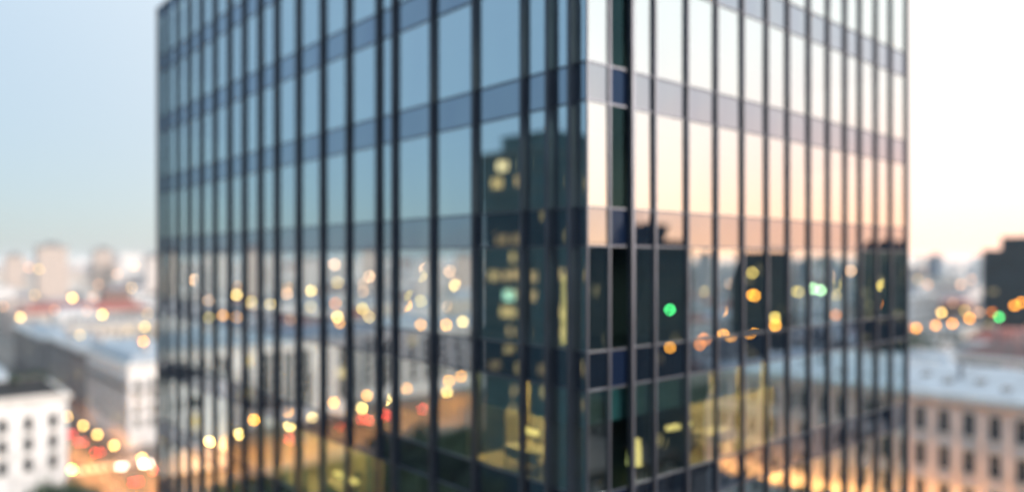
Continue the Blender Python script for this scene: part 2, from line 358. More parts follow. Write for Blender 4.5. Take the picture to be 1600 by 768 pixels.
# rooms one sees into: partitions, ceiling lights, blinds
def room(zf, zc, v0, v1, s0, s1, lights, wallmat='office_wall'):
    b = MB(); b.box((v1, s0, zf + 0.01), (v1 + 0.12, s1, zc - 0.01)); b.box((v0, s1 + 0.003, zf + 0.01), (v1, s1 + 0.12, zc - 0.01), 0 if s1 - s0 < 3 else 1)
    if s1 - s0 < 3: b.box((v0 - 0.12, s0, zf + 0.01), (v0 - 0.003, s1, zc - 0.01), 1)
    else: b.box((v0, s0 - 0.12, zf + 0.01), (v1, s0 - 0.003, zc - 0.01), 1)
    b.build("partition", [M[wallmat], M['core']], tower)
    b = MB(); b.box((v0, s0, zf + 0.005), (v1, s1, zf + 0.03)); b.build("floor_covering", M['oak'], tower)
    for (a, c, d, e) in lights:
        b = MB(); b.box((a, c, zc - 0.07), (a + d, c + e, zc - 0.01)); b.build("ceiling_light", M['office_light'], tower)
def storey(zrel): return min(levels, key=lambda q: abs(q[0] - (EYE + zrel)))
zA, cA = storey(-6.75); zB, cB = storey(-10.8); zD, cD = storey(-2.7)
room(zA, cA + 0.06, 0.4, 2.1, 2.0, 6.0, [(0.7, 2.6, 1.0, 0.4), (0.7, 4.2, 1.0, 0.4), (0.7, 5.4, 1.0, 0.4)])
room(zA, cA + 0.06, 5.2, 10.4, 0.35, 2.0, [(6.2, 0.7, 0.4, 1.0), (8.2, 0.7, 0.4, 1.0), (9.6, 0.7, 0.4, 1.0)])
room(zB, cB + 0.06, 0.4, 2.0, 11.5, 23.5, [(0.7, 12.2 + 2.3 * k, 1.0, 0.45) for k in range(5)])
for (za, ca, v0, s0) in ((zD, cD, 1.5, 2.35), (zA, cA, 1.5, 2.1)):     # wall edges beside the corner, lamplight on them imitated by glow
    b = MB(); zt_ = min(ca - 0.1, EYE - 0.5) if za > EYE - 4 else ca - 0.9; b.frustum((v0, s0), (v0 + 0.1, s0 + 0.26), (v0, s0 + 0.1), (v0 + 0.1, s0 + 0.2), za + 0.02, zt_); b.build("glowing_wall_edge", M['strip'], tower)
for a, c in zip(t_left, t_left[1:]):            # half-drawn blinds on the lit storey
    if c < 6.2:
        b = MB(); d = 1.05; b.box((0.13, a + 0.07, cA - d), (0.15, c - 0.07, cA)); b.build("blind", M['curtain'], tower)
for a, c in zip(t_right, t_right[1:]):
    if c < 11:
        b = MB(); d = 1.0; b.box((a + 0.07, 0.13, cA - d), (c - 0.07, 0.15, cA)); b.build("blind", M['curtain'], tower)
for k in range(7):                              # curtains bunched along the lower lit room
    b = MB(); s0 = 10.2 + k * 2.0
    for j in range(6): b.box((0.35 + 0.05 * (j % 2), s0 + j * 0.09, zB + 0.05), (0.38 + 0.05 * (j % 2), s0 + j * 0.09 + 0.088, cB))
    b.build("curtain", M['curtain'], tower)
for (zz, cc, v0, v1, s0, s1) in ((zA, cA, 4.5, 5.7, 0.6, 0.78), (zB, cB, 0.7, 0.88, 14.2, 16.2), (zA, cA, 0.8, 0.96, 3.0, 3.7)):
    t = thing("pendant_lamp", "", "pendant lamp", T((s0 + s1) / 2, (v0 + v1) / 2, cc + 0.05), AX)
    dv, ds, dz = (v1 - v0) / 2, (s1 - s0) / 2, cc + 0.05 - (zz + 1.2)
    b = MB(); b.box((-dv, -ds, -dz), (dv, ds, -dz + 0.14)); b.build("shade", M['pendant'], t)
    b = MB(); b.tube((0, 0, -dz + 0.14), (0, 0, 0), 0.015, 0.015, 6); b.build("cable", M['lampmetal'], t)
    t['label'] = {14.2: "long glowing pendant lamp in the lower lit room with curtains", 0.6: "glowing bar pendant lamp over the desk behind the right glass face"}.get(s0, "glowing pendant lamp over the desk behind the left glass face")
def desk(label, s, v, z, rz, chair_label):
    t = thing("office_desk", label, "desk", T(s, v, z), AX + rz)
    b = MB(); b.box((-0.8, -0.4, 0.70), (0.8, 0.4, 0.75)); b.build("desk_top", M['desk'], t)
    for x in (-0.74, 0.74):
        for y in (-0.34, 0.34):
            b = MB(); b.box((x - 0.03, y - 0.03, 0.01), (x + 0.03, y + 0.03, 0.70)); b.build("leg", M['lampmetal'], t)
    b = MB(); b.box((-0.7, -0.36, 0.35), (0.7, -0.33, 0.68)); b.build("modesty_panel", M['desk'], t)
    k = thing("office_chair", chair_label, "chair", T(s, v, z) + (Matrix.Rotation(AX + rz, 3, 'Z') @ Vector((0, 0.75, 0))), AX + rz)
    b = MB(); b.frustum((-0.24, -0.24), (0.24, 0.24), (-0.22, -0.22), (0.22, 0.22), 0.44, 0.51); b.build("seat", M['chair'], k)
    b = MB(); b.frustum((-0.22, 0.2), (0.22, 0.26), (-0.18, 0.26), (0.18, 0.31), 0.55, 1.05); b.build("backrest", M['chair'], k)
    b = MB(); b.tube((0, 0, 0.08), (0, 0, 0.44), 0.03, 0.03)
    for q in range(5): b.tube((0, 0, 0.1), (0.28 * math.cos(q * 1.2566), 0.28 * math.sin(q * 1.2566), 0.04), 0.025, 0.02)
    b.tube((0, 0.18, 0.48), (0, 0.24, 0.6), 0.02, 0.02); b.build("base", M['lampmetal'], k)
desk("pale office desk just inside the left glass face near the corner", 3.4, 0.9, zA, R(-90), "black office chair at the desk inside the left glass face")
desk("pale office desk just inside the right glass face", 0.95, 7.4, zA, 0, "black office chair at the desk inside the right glass face")
desk("pale office desk in the lower lit room with curtains", 16.2, 0.95, zB, R(-90), "black office chair in the lower lit room with curtains")

t = thing("floor_lamp", "stubby glowing floor lamp behind the second pane right of the dark corner strip", "floor lamp", T(0.9, 3.1, zA + 0.01), AX)
b = MB(); b.tube((0, 0, 0), (0, 0, 0.03), 0.18, 0.18, 14); b.build("base", M['lampmetal'], t)
b = MB(); b.tube((0, 0, 0.03), (0, 0, 0.3), 0.02, 0.02); b.build("stem", M['lampmetal'], t)
b = MB(); b.tube((0, 0, 0.3), (0, 0, 1.1), 0.24, 0.19, 16); b.build("lamp_shade", M['pendant'], t)

# ------------------------------------------------------------------ stone blocks near the streets
def window_mesh(w_, h_, arch=False, lit=None):
    f = MB(); t = 0.16
    f.box((-w_ / 2 - t, -0.12, 0), (-w_ / 2, 0.0, h_ + t)); f.box((w_ / 2, -0.12, 0), (w_ / 2 + t, 0.0, h_ + t))
    f.box((-w_ / 2, -0.12, h_), (w_ / 2, 0.0, h_ + t)); f.box((-w_ / 2 - t - 0.06, -0.22, -0.14), (w_ / 2 + t + 0.06, 0.0, -0.003))
    f.box((-w_ / 2 - t - 0.04, -0.2, h_ + t + 0.003), (w_ / 2 + t + 0.04, 0.0, h_ + t + 0.13))
    if arch:
        f.frustum((-w_ / 2 - t, -0.3), (w_ / 2 + t, -0.003), (-0.1, -0.25), (0.1, -0.003), h_ + t + 0.14, h_ + t + 0.75)
    p = MB(); p.box((-w_ / 2, -0.03, 0), (w_ / 2, -0.003, h_))
    for k in (-0.02,): p.box((k, -0.055, 0), (k + 0.04, -0.031, h_), 1)
    p.box((-w_ / 2, -0.053, h_ * 0.66), (w_ / 2, -0.032, h_ * 0.66 + 0.05), 1)
    return f.mesh("window", M['trim']), p.mesh("pane", [M['pane'], M['trim']]), p.mesh("pane", [M['pane_lit'], M['trim']])
FACE = {'-s': (0, -1, 0), '+s': (0, 1, R(180)), '-v': (-1, 0, R(-90)), '+v': (1, 0, R(90))}
def block(label, s0, s1, v0, v1, h, wall, roof, rooftype='mansard', storey_h=3.4, bay=3.2, win=(1.15, 2.0), faces=('-s',), z_first=1.2,
          pil=True, arch=False, lit=0.05, balcony=(), seed=1, zmin=-1, chim=4, cat="building", name="stone_building", rise=3.0, group=None, uplight=None, trim='trim'):
    r_ = random.Random(seed)
    cs, cv = (s0 + s1) / 2, (v0 + v1) / 2; hx, hy = (v1 - v0) / 2, (s1 - s0) / 2
    t = thing(name, label, cat, T(cs, cv, 0), AX, group)
    b = MB(); b.box((-hx, -hy, 0), (hx, hy, h)); b.box((-hx - 0.12, -hy - 0.12, 0), (hx + 0.12, hy + 0.12, 1.0))
    nfl = int((h - 1.0 - z_first - win[1]) / storey_h) + 1
    for k in range(1, nfl + 1):                    # string courses
        z = z_first - 0.75 + k * storey_h
        if z < h - 1: b.box((-hx - 0.1, -hy - 0.1, z), (hx + 0.1, hy + 0.1, z + 0.28))
    if pil:
        for f in faces:
            nx, ny, rz = FACE[f]; L = 2 * (hx if ny else hy); n = max(1, int(L / bay))
            for k in range(n + 1):
                p = -L / 2 + 0.45 + (L - 0.9) * k / n
                if ny: b.box((p - 0.35, ny * hy - 0.22, 1.0), (p + 0.35, ny * hy + 0.22, h - 0.5))
                else: b.box((nx * hx - 0.22, p - 0.35, 1.0), (nx * hx + 0.22, p + 0.35, h - 0.5))
    b.build("wall", M[wall], t)
    b = MB(); b.box((-hx - 0.45, -hy - 0.45, h - 0.9), (hx + 0.45, hy + 0.45, h - 0.5)); b.box((-hx - 0.8, -hy - 0.8, h - 0.5), (hx + 0.8, hy + 0.8, h + 0.05))
    
    if rooftype == 'flat':                         # an upstand round the open roof
        e = 0.25
        b.box((-hx - e, -hy - e, h + 0.05), (hx + e, -hy + 0.2, h + 0.6)); b.box((-hx - e, hy - 0.2, h + 0.05), (hx + e, hy + e, h + 0.6))
        b.box((-hx - e, -hy + 0.203, h + 0.05), (-hx + 0.2, hy - 0.203, h + 0.6)); b.box((hx - 0.2, -hy + 0.203, h + 0.05), (hx + e, hy - 0.203, h + 0.6))
    else: b.box((-hx - 0.25, -hy - 0.25, h + 0.05), (hx + 0.25, hy + 0.25, h + 0.5))
    b.build("cornice", M[trim], t)
    b = MB()
    if rooftype == 'mansard':
        i1, i2 = min(1.3, hx * 0.3), min(hx, hy) * 0.75
        b.frustum((-hx + 0.2, -hy + 0.2), (hx - 0.2, hy - 0.2), (-hx + i1, -hy + i1), (hx - i1, hy - i1), h + 0.5, h + 0.5 + rise)
        b.frustum((-hx + i1, -hy + i1), (hx - i1, hy - i1), (-hx + i2, -hy + i2), (hx - i2, hy - i2), h + 0.503 + rise, h + 1.6 + rise)
    elif rooftype == 'hip':
        i2 = min(hx, hy) * 0.9
        b.frustum((-hx - 0.1, -hy - 0.1), (hx + 0.1, hy + 0.1), (-hx + i2, -hy + i2), (hx - i2, hy - i2), h + 0.5, h + 0.5 + rise)
    else:
        b.box((-hx + 0.3, -hy + 0.3, h + 0.1), (hx - 0.3, hy - 0.3, h + 0.35))
    ro = b.build("roof", M[roof], t)
    zr = h + 0.4 + (rise if rooftype == 'mansard' else 0.3)
    for k in range(chim):
        c = MB(); x = r_.uniform(-hx * 0.7, hx * 0.7); y = -hy + (k + 0.5) * 2 * hy / chim + r_.uniform(-1, 1)
        c.box((x - 0.5, y - 1.1, h + 0.36), (x + 0.5, y + 1.1, zr + 2.2)); c.box((x - 0.6, y - 1.2, zr + 2.2), (x + 0.6, y + 1.2, zr + 2.4))
        for q in range(4): c.tube((x, y - 0.8 + q * 0.53, zr + 2.4), (x, y - 0.8 + q * 0.53, zr + 3.0), 0.13, 0.1, 6, 1)
        c.build("chimney", [M['chimney'], M['redroof']], ro)
    if rooftype == 'hip':
        i2 = min(hx, hy) * 0.9
        for k in range(max(3, int(hy / 3.2))):           # skylights lying on the street-side slope
            y = -hy + i2 + (k + 0.5) * 2 * (hy - i2) / max(3, int(hy / 3.2)) if hy > hx else -hy * 0.6 + k * 0.4 * hy
            f_ = r_.uniform(0.2, 0.65); x = -hx + f_ * i2; z = h + 0.5 + f_ * rise; sl = rise / i2
            c = MB(); P = [(x - 0.8, y - 0.6, z - 0.8 * sl + 0.15), (x + 0.8, y - 0.6, z + 0.8 * sl + 0.15), (x + 0.8, y + 0.6, z + 0.8 * sl + 0.15), (x - 0.8, y + 0.6, z - 0.8 * sl + 0.15)]
            Q = [(p_[0], p_[1], p_[2] - 0.3) for p_ in P]; c.quad(P, 0)
            for q in range(4): c.quad([Q[q], Q[(q + 1) % 4], P[(q + 1) % 4], P[q]], 1)
            c.build("skylight", [M['pane'], M['lampmetal']], ro)
        for k in range(4):
            y = r_.uniform(-hy * 0.8, hy * 0.8); x = r_.uniform(-hx * 0.6, hx * 0.2); c = MB(); c.tube((x, y, h + 0.4), (x, y, h + rise + 1.6), 0.28, 0.28, 10); c.tube((x, y, h + rise + 1.6), (x, y, h + rise + 2.0), 0.5, 0.2, 10); c.build("vent_pipe", M['zinc_dark'], ro)
    fm, pm, lm = window_mesh(win[0], win[1], arch)
    count = 0
    for f in faces:
        nx, ny, rz = FACE[f]; L = 2 * (hx if ny else hy); n = max(1, int(L / bay)); ex, ey = hx, hy
        for j in range(nfl - 1, -1, -1):
            z = z_first + j * storey_h
            if z + win[1] > h - 1.0 or z < zmin: continue
            for k in range(n):
                p = -L / 2 + 0.45 + (L - 0.9) * (k + 0.5) / n
                if count >= 100: break
                loc = (p if ny else nx * (hx + 0.004), ny * (hy + 0.004) if ny else p, z)
                wo = ob("window", fm, t, loc, rz); ob("pane", lm if r_.random() < lit else pm, wo); count += 1
            if j in balcony:
                c = MB(); zz = z - 0.45; q = L / 2 - 0.6
                c.box((-q, -0.95, zz), (q, -0.26, zz + 0.2)); c.box((-q, -0.95, zz + 1.05), (q, -0.9, zz + 1.12))
                for k in range(int(2 * q / 0.5)): c.box((-q + k * 0.5, -0.94, zz + 0.2), (-q + k * 0.5 + 0.05, -0.91, zz + 1.05))
                c.build("balcony", M['zinc_dark'], t, (nx * hx, ny * hy, 0), rz)
        if uplight and f in uplight['faces']:
            for k in range(n):
                p = -L / 2 + 0.45 + (L - 0.9) * (k + 0.5) / n + bay / 2
                if p > L / 2: continue
                c = MB(); c.box((-0.08, -1.7, 0), (0.08, -0.24, 0.1)); c.box((-0.2, -1.85, 0.1), (0.2, -1.5, 0.3), 0)
                loc = (p if ny else nx * hx, ny * hy if ny else p, uplight['z'])
                u = c.build("facade_light", M['lampmetal'], t, loc, rz)
                ld = bpy.data.lights.new("uplight", 'SPOT'); ld.energy = uplight['e'] * LUM; ld.color = (1, 0.42, 0.09); ld.spot_size = R(120); ld.spot_blend = 0.7; ld.shadow_soft_size = 0.1
                lo = bpy.data.objects.new("uplight", ld); col.objects.link(lo); lo.parent = u; lo.location = (0, -1.68, 0.36); lo.rotation_euler = (R(180 - 12), 0, 0)
    return t
FOOT = []                                          # footprints (s0, s1, v0, v1, roof height)
def keep(s0, s1, v0, v1, h): FOOT.append((s0, s1, v0, v1, h))
# near-left pale block, its corner on the avenue
block("white stone block with cornice and roof garden at the left edge of the photo", 176, 206, -55, 19.5, 22.0, 'stone', 'tar', 'flat', 4.4, 4.6, (1.6, 3.0), ('-s',), 2.0, seed=2, chim=2, zmin=6, cat="building")
keep(174, 208, -58, 20, 22.4)
# corner block across the avenue: pale end wall, long shaded flank
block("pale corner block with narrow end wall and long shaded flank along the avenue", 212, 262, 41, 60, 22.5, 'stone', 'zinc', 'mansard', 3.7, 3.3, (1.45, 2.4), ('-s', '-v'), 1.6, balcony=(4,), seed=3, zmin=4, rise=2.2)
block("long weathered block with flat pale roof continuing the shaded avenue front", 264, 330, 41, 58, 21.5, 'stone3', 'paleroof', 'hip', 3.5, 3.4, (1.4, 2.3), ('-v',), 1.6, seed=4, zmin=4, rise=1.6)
keep(210, 332, 39, 68, 26)
block("tan long block with ridged roof crossing beyond the avenue end", 400, 420, 59, 112, 20, 'stone2', 'greyroof', 'hip', 3.5, 3.6, (1.2, 2.0), ('-s', '-v'), 1.6, seed=5, zmin=3, rise=2.2)
keep(345, 424, 56, 116, 23)
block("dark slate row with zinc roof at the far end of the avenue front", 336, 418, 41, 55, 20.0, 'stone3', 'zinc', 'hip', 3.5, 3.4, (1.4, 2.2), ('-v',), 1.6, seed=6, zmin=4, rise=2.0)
keep(334, 420, 39, 68, 24)
block("low block under a long red tiled roof among pale houses", 520, 542, 56, 132, 18.5, 'stone2', 'redroof', 'hip', 3.5, 3.8, (1.2, 1.9), ('-s',), 1.6, seed=8, zmin=6, rise=5.5)
keep(452, 545, 45, 136, 25)
block("white slab building with flat roof between the red roof and the glass tower", 470, 488, 140, 172, 26, 'white', 'paleroof', 'flat', 3.5, 3.6, (1.3, 1.9), ('-s',), 1.6, seed=9, zmin=6, chim=2)
keep(455, 490, 137, 175, 30)
# blocks seen in the left glass face: the far side of the boulevard
block("pale boulevard block with regular tall windows mirrored in the left glass face", 214, 240, -112, -44, 25, 'white', 'zinc', 'mansard', 3.6, 6.4, (3.4, 3.0), ('-s', '+v'), 1.6, seed=10, rise=2.2, zmin=3)
keep(200, 242, -114, -43, 28)
block("second pale boulevard block with zinc roof mirrored beside the dark tower", 228, 256, -190, -122, 25, 'white', 'paleroof', 'hip', 3.6, 6.4, (3.4, 3.0), ('-s', '+v'), 1.6, seed=11, rise=2.0, zmin=3)
keep(215, 260, -192, -120, 28)
block("cream boulevard block beyond the dark tower in the glass", 240, 268, -280, -200, 24, 'white', 'zinc', 'mansard', 3.6, 6.4, (3.4, 3.0), ('-s',), 1.6, seed=12, rise=2.0, zmin=3)
keep(225, 270, -284, -196, 28)
block("pale block on the avenue corner mirrored at the tower's left edge", 214, 246, -34, 14, 21, 'stone2', 'zinc', 'mansard', 3.5, 3.6, (1.2, 2.1), ('-s',), 1.6, seed=13, rise=2.2, zmin=3)
# right side: grand hotel-like fronts along the side street
up = dict(faces=('-v',), z=14.5, e=2900)
block("pink stone grand block with grey cornice and pale zinc roof right of the tower", -2, 42, 97.5, 122, 33.2, 'pink', 'zinc', 'hip', 5.0, 3.1, (1.25, 3.0), ('-v',), 3.3, arch=True, lit=0.0, balcony=(), seed=14, rise=2.4, zmin=12, chim=3, uplight=up)
keep(-4, 44, 95, 126, 36)
block("pink stone block with lit lower storeys mirrored in the right glass face", -62, -6, 97.5, 122, 33.2, 'pink', 'zinc', 'hip', 5.0, 3.1, (1.25, 3.0), ('-v', '-s'), 3.3, arch=True, lit=0.0, seed=15, rise=2.4, zmin=12, chim=4, uplight=up)
keep(-66, -4, 95, 126, 36)
block("grey stone building with tall dark windows behind the pink block", -12, 22, 150, 172, 35.5, 'stone', 'paleroof', 'hip', 6, 5.5, (2.0, 3.8), ('-v', '-s', '+s'), 4, arch=True, lit=0, seed=16, rise=2.5, chim=1, zmin=14)
keep(-14, 24, 148, 174, 39)
block("small brown roofed house between the pale roofs at right", 26, 40, 148, 166, 33, 'brown_wall' if 'brown_wall' in M else 'stone3', 'brownroof', 'hip', 4, 4, (1.2, 2), ('-v',), 2, lit=0, seed=17, rise=3, chim=1, zmin=18)
keep(25, 42, 146, 168, 36)
block("low white walled house with flat pale roof left of the brown roof", 44, 66, 130, 150, 31, 'stone', 'paleroof', 'flat', 4, 4, (1.2, 2), ('-v',), 2, lit=0, seed=18, rise=1, chim=2, zmin=18)
keep(42, 68, 128, 152, 34)
block("white block house standing among the roofs below the right skyline", 118, 146, 330, 360, 35, 'stone', 'paleroof', 'flat', 3.5, 3.5, (1.2, 1.8), ('-s', '-v'), 2, lit=0.02, seed=19, chim=1, zmin=10)
keep(116, 148, 328, 362, 36)

# ------------------------------------------------------------------ dark glass towers
def dark_tower(label, s0, s1, v0, v1, h, seed, top=None, lit=10, faces=('-s', '+v', '-v', '+s'), bright=(), cap=4.0, litname='pane_lit'):
    r_ = random.Random(seed); cs, cv = (s0 + s1) / 2, (v0 + v1) / 2; hx, hy = (v1 - v0) / 2, (s1 - s0) / 2
    t = thing("dark_glass_tower", label, "high-rise", T(cs, cv, 0), AX)
    b = MB(); b.box((-hx, -hy, 0), (hx, hy, h)); b.build("wall", M['darkglass'], t)
    b = MB(); z = 3.6
    while z < h - 0.6: b.box((-hx - 0.15, -hy - 0.15, z), (hx + 0.15, hy + 0.15, z + 0.7)); z += 3.6
    b.box((-hx - 0.2, -hy - 0.2, h - 0.5), (hx + 0.2, hy + 0.2, h + 0.9)); b.build("spandrel", M['darkrib'], t)
    b = MB()
    for f in ('-s', '+s', '-v', '+v'):
        nx, ny, rz = FACE[f]; L = 2 * (hx if ny else hy); n = int(L / 1.6)
        for k in range(n + 1):
            p = -L / 2 + L * k / n
            if ny: b.box((p - 0.07, ny * hy - 0.27, 0), (p + 0.07, ny * hy + 0.27, h))
            else: b.box((nx * hx - 0.27, p - 0.07, 0), (nx * hx + 0.27, p + 0.07, h))
    b.build("mullion_grid", M['darkrib'], t)
    if top:
        b = MB(); b.box((top[0], top[1], h), (top[2], top[3], h + cap)); b.box((top[0] - 0.2, top[1] - 0.2, h + cap - 0.3), (top[2] + 0.2, top[3] + 0.2, h + cap + 0.1)); b.build("plant_room", M['darkglass'], t)
        b = MB(); b.tube(((top[0] + top[2]) / 2, (top[1] + top[3]) / 2, h + cap), ((top[0] + top[2]) / 2, (top[1] + top[3]) / 2, h + cap + 4), 0.12, 0.06, 6); b.build("antenna", M['lampmetal'], t)
    def win(f, p, z, w_, m):
        nx, ny, rz = FACE[f]; c = MB(); c.box((-w_ / 2, -0.12, 0), (w_ / 2, -0.02, 1.7)); c.build("lit_window", M[m], t, (p if ny else nx * hx, ny * hy if ny else p, z), rz)
    for f in faces:
        nx, ny, rz = FACE[f]; L = 2 * (hx if ny else hy)
        for k in range(lit):
            z = 4.75 + 3.6 * r_.randint(max(0, int((h - 52) / 3.6)), int((h - 8) / 3.6)); win(f, r_.randint(1, int(L / 1.6) - 2) * 1.6 - L / 2 + 0.8, z, r_.choice((1.3, 1.3, 2.8)), r_.choice((litname, 'pane_dim', 'pane_dim', 'pane_dim')))
    for (f, p, z, w_, m) in bright: win(f, p, z, w_, m)
    return t
# mirrored in the left face: a tower close by
dark_tower("dark teal tower with scattered lit windows mirrored in the left glass face", 88, 103, -104, -79, 72, 5, (-9, -6.5, 8, 6.5), 28, ('+v', '-s', '+s'),
           [('+v', -5.2, 4.35 + 3.6 * 18, 2.6, 'pane_bright'), ('+v', 1.2, 4.35 + 3.6 * 18, 2.6, 'pane_bright'), ('+v', -1.5, 4.35 + 3.6 * 11, 2.6, 'pane_green')], 4.5)
keep(84, 107, -108, -75, 80)
# mirrored in the right face
def rect_from_px(side, xl, xr, D, depth):
    """tower-grid rectangle whose mirrored face spans photograph columns xl to xr"""
    a = to_sv(mir(px_depth(xl, HOR, D), side)); c = to_sv(mir(px_depth(xr, HOR, D), side))
    return a, c
def tower_px(label, side, x0, x1, ytop, D, seed, dep=16, top=None, lit=6, tx=(-0.5, 0.4), **k):
    a, c = rect_from_px(side, x0, x1, D, dep); cs, cv = (a[0] + c[0]) / 2, (a[1] + c[1]) / 2
    wd = (x1 - x0) / FPX * D / 1.36; h = EYE + (HOR - ytop) / FPX * D
    hw = wd / 2
    tp = (hw * tx[0], -hw * 0.6, hw * tx[1], hw * 0.6) if top else None
    keep(cs - hw - 3, cs + hw + 3, cv - hw - 3, cv + hw + 3, h)
    return dark_tower(label, cs - hw, cs + hw, cv - hw, cv + hw, h, seed, tp, lit, **k), cs, cv, hw, h
tower_px("dark stepped tower with one wide lit window mirrored right of the sharp corner", 'R', 912, 1072, 384, 170, 21, top=True, lit=4, cap=5, tx=(0.05, 0.5))
tower_px("dark slab tower mirrored mid way along the right glass face", 'R', 1152, 1234, 396, 270, 22, top=None, lit=4)
tower_px("dark blocky tower with stepped roof mirrored at the right face's far edge", 'R', 1340, 1424, 392, 240, 23, top=True, lit=6, cap=3.2)
tower_px("dark grey office tower cut by the right edge of the photo", '', 1541, 1665, 393, 330, 24, top=True, lit=16, cap=6.5)
tower_px("dark tower mirrored beside the sharp corner on the left face", 'L', 868, 925, 225, 215, 25, top=None, lit=8)
# dark low blocks added to darken the right face's reflection under the towers
block("low dark roofed hall across the plaza from the right glass face", -152, -95, 40, 165, 21, 'tar', 'tar', 'flat', 4, 4, (1.4, 2.2), ('+s',), 2, lit=0, seed=31, chim=0, trim='tar')
keep(-155, -92, 38, 168, 24)
block("low dark flat roofed block added beside the plaza to darken the reflection", -88, -66, 30, 92, 18, 'tar', 'tar', 'flat', 4, 4, (1.4, 2.2), ('+s',), 2, lit=0, seed=32, chim=0, trim='tar')
keep(-90, -64, 28, 94, 24)

# ------------------------------------------------------------------ high-rises on the far skyline
def highrise(label, side, x0, x1, ytop, D, m='highrise', dep=0.7):
    a = to_sv(mir(px_depth(x0, HOR, D), side)); c = to_sv(mir(px_depth(x1, HOR, D), side)); cs, cv = (a[0] + c[0]) / 2, (a[1] + c[1]) / 2
    wd = (x1 - x0) / FPX * D / 1.3; hw, hd = wd / 2, wd / 2 * dep; h = EYE + (HOR - ytop) / FPX * D
    t = thing("apartment_tower", label, "high-rise", T(cs, cv, 0), AX, "pale apartment towers on the skyline")
    b = MB(); b.box((-hw, -hd, 0), (hw, hd, h)); b.build("wall", M[m], t)
    b = MB(); b.box((-hw - 0.3, -hd - 0.3, h), (hw + 0.3, hd + 0.3, h + 1.2)); b.box((-hw * 0.4, -hd * 0.5, h + 1.2), (hw * 0.5, hd * 0.5, h + 4.5)); b.build("roof", M['greyroof'], t)
    keep(cs - hd - 2, cs + hd + 2, cv - hw - 2, cv + hw + 2, h)
highrise("widest tan apartment tower on the skyline left of the glass tower", '', 54, 106, 386, 640)
highrise("slim tan apartment tower with dark side right of the widest one", '', 143, 178, 392, 700)
highrise("tan apartment tower nearest the photo's left edge", '', 6, 38, 401, 760)
highrise("pale tower half hidden by the glass tower's left edge", '', 222, 262, 402, 690, 'highrise2')
for i, (x0, x1, y, D) in enumerate([(252, 282, 392, 560), (318, 362, 398, 640), (382, 408, 388, 600), (418, 446, 397, 700), (562, 588, 392, 660), (650, 690, 402, 560), (708, 742, 400, 600), (470, 500, 405, 720)]):
    highrise(f"{ORD[i]} pale apartment tower from the left edge of the left glass face", 'L', x0, x1, y, D, ('highrise', 'highrise2')[i % 2])
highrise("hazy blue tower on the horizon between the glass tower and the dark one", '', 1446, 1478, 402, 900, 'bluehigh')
for i, (x0, x1, y, D) in enumerate([(1085, 1112, 400, 620), (1246, 1270, 408, 700), (1290, 1318, 402, 620)]):
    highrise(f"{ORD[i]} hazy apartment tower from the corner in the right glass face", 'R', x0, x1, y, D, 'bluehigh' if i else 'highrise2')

# ------------------------------------------------------------------ the city of ordinary houses
def az_of(p): return math.degrees(math.atan2(p.x, p.y))
SECT = [(-37.5, -23, "beyond the tower's left edge"), (-93, -54, "mirrored in the left glass face"), (26, 39, "beyond the tower's right edge"), (66, 94, "mirrored in the right glass face")]
ROOFS = [("grey", 'greyroof'), ("pale", 'paleroof'), ("zinc", 'zinc'), ("red", 'redroof'), ("dark", 'zinc_dark')]
def clear(s, v, a, c):
    for (s0, s1, v0, v1, h) in FOOT:
        if s + a > s0 and s - a < s1 and v + c > v0 and v - c < v1: return False
    if 14 < v + c and v - c < 44 and s > -200: return False            # avenue
    if 72 < v + c and v - c < 97 and -400 < s < 200: return False       # side street
    if s < bs(-v, 26) + a and s > -40 and v < 40 and v > -420: return False   # open side of the boulevard
    if -70 < s < 60 and -45 < v < 100: return False
    if s < 0 and v < 100 and s > -150: return False
    return True
cells = []
for i in range(-45, 62):
    for j in range(-60, 45):
        s = i * 21 + rnd.uniform(-2, 2); v = j * 24 + rnd.uniform(-2, 2)
        if i % 4 == 0: continue
        p = T(s, v); d = p.length; 
        if p.y < -60 or d > 1000 or d < 90: continue
        az = az_of(p); sec = next((q[2] for q in SECT if q[0] <= az <= q[1]), None)
        a, c = rnd.uniform(7.5, 10), rnd.uniform(8.5, 12)
        if not clear(s, v, a, c): continue
        cells.append((d, sec, s, v, a, c))
cells.sort()
inview = [q for q in cells if q[1]][:285]; rest = [q for q in cells if not (q in inview)]
for (d, sec, s, v, a, c) in inview:
    h = rnd.choice((13, 16, 19, 21, 23, 25)) + rnd.uniform(-1, 1)
    if d > 420: h += rnd.choice((0, 0, 3, 5))
    cn, cm = rnd.choices(CITY, (42, 22, 10, 12, 14))[0]; rn, rm = rnd.choices(ROOFS, (22, 22, 22, 20, 14))[0]
    near = "near" if d < 330 else "distant"
    t = thing("town_house", f"{near} {cn} walled town house with {rn} roof {sec}", "house", T(s, v), AX, f"{near} {cn} houses with {rn} roofs {sec}")
    b = MB(); b.box((-c, -a, 0), (c, a, h)); b.box((-c - 0.3, -a - 0.3, h), (c + 0.3, a + 0.3, h + 0.5)); b.build("wall", cm, t)
    b = MB()
    if rnd.random() < 0.55:
        k = min(a, c) * rnd.uniform(0.5, 0.9); b.frustum((-c, -a), (c, a), (-c + k, -a + k), (c - k, a - k), h + 0.5, h + rnd.uniform(2.2, 4.2))
    else:
        b.box((-c + 0.3, -a + 0.3, h + 0.5), (c - 0.3, a - 0.3, h + 0.8)); x = rnd.uniform(-c * 0.5, c * 0.5); b.box((x - 2, -2, h + 0.8), (x + 2, 2.4, h + 3.4))
    ro = b.build("roof", M[rm], t)
    if d < 420:
        x, y = rnd.uniform(-c * 0.6, c * 0.6), rnd.uniform(-a * 0.6, a * 0.6); b = MB(); b.box((x - 0.5, y - 1, h + 0.6), (x + 0.5, y + 1, h + 5)); b.build("chimney", M['chimney'], ro)
    FOOT.append((s - a, s + a, v - c, v + c, h + 3))
b = MB()
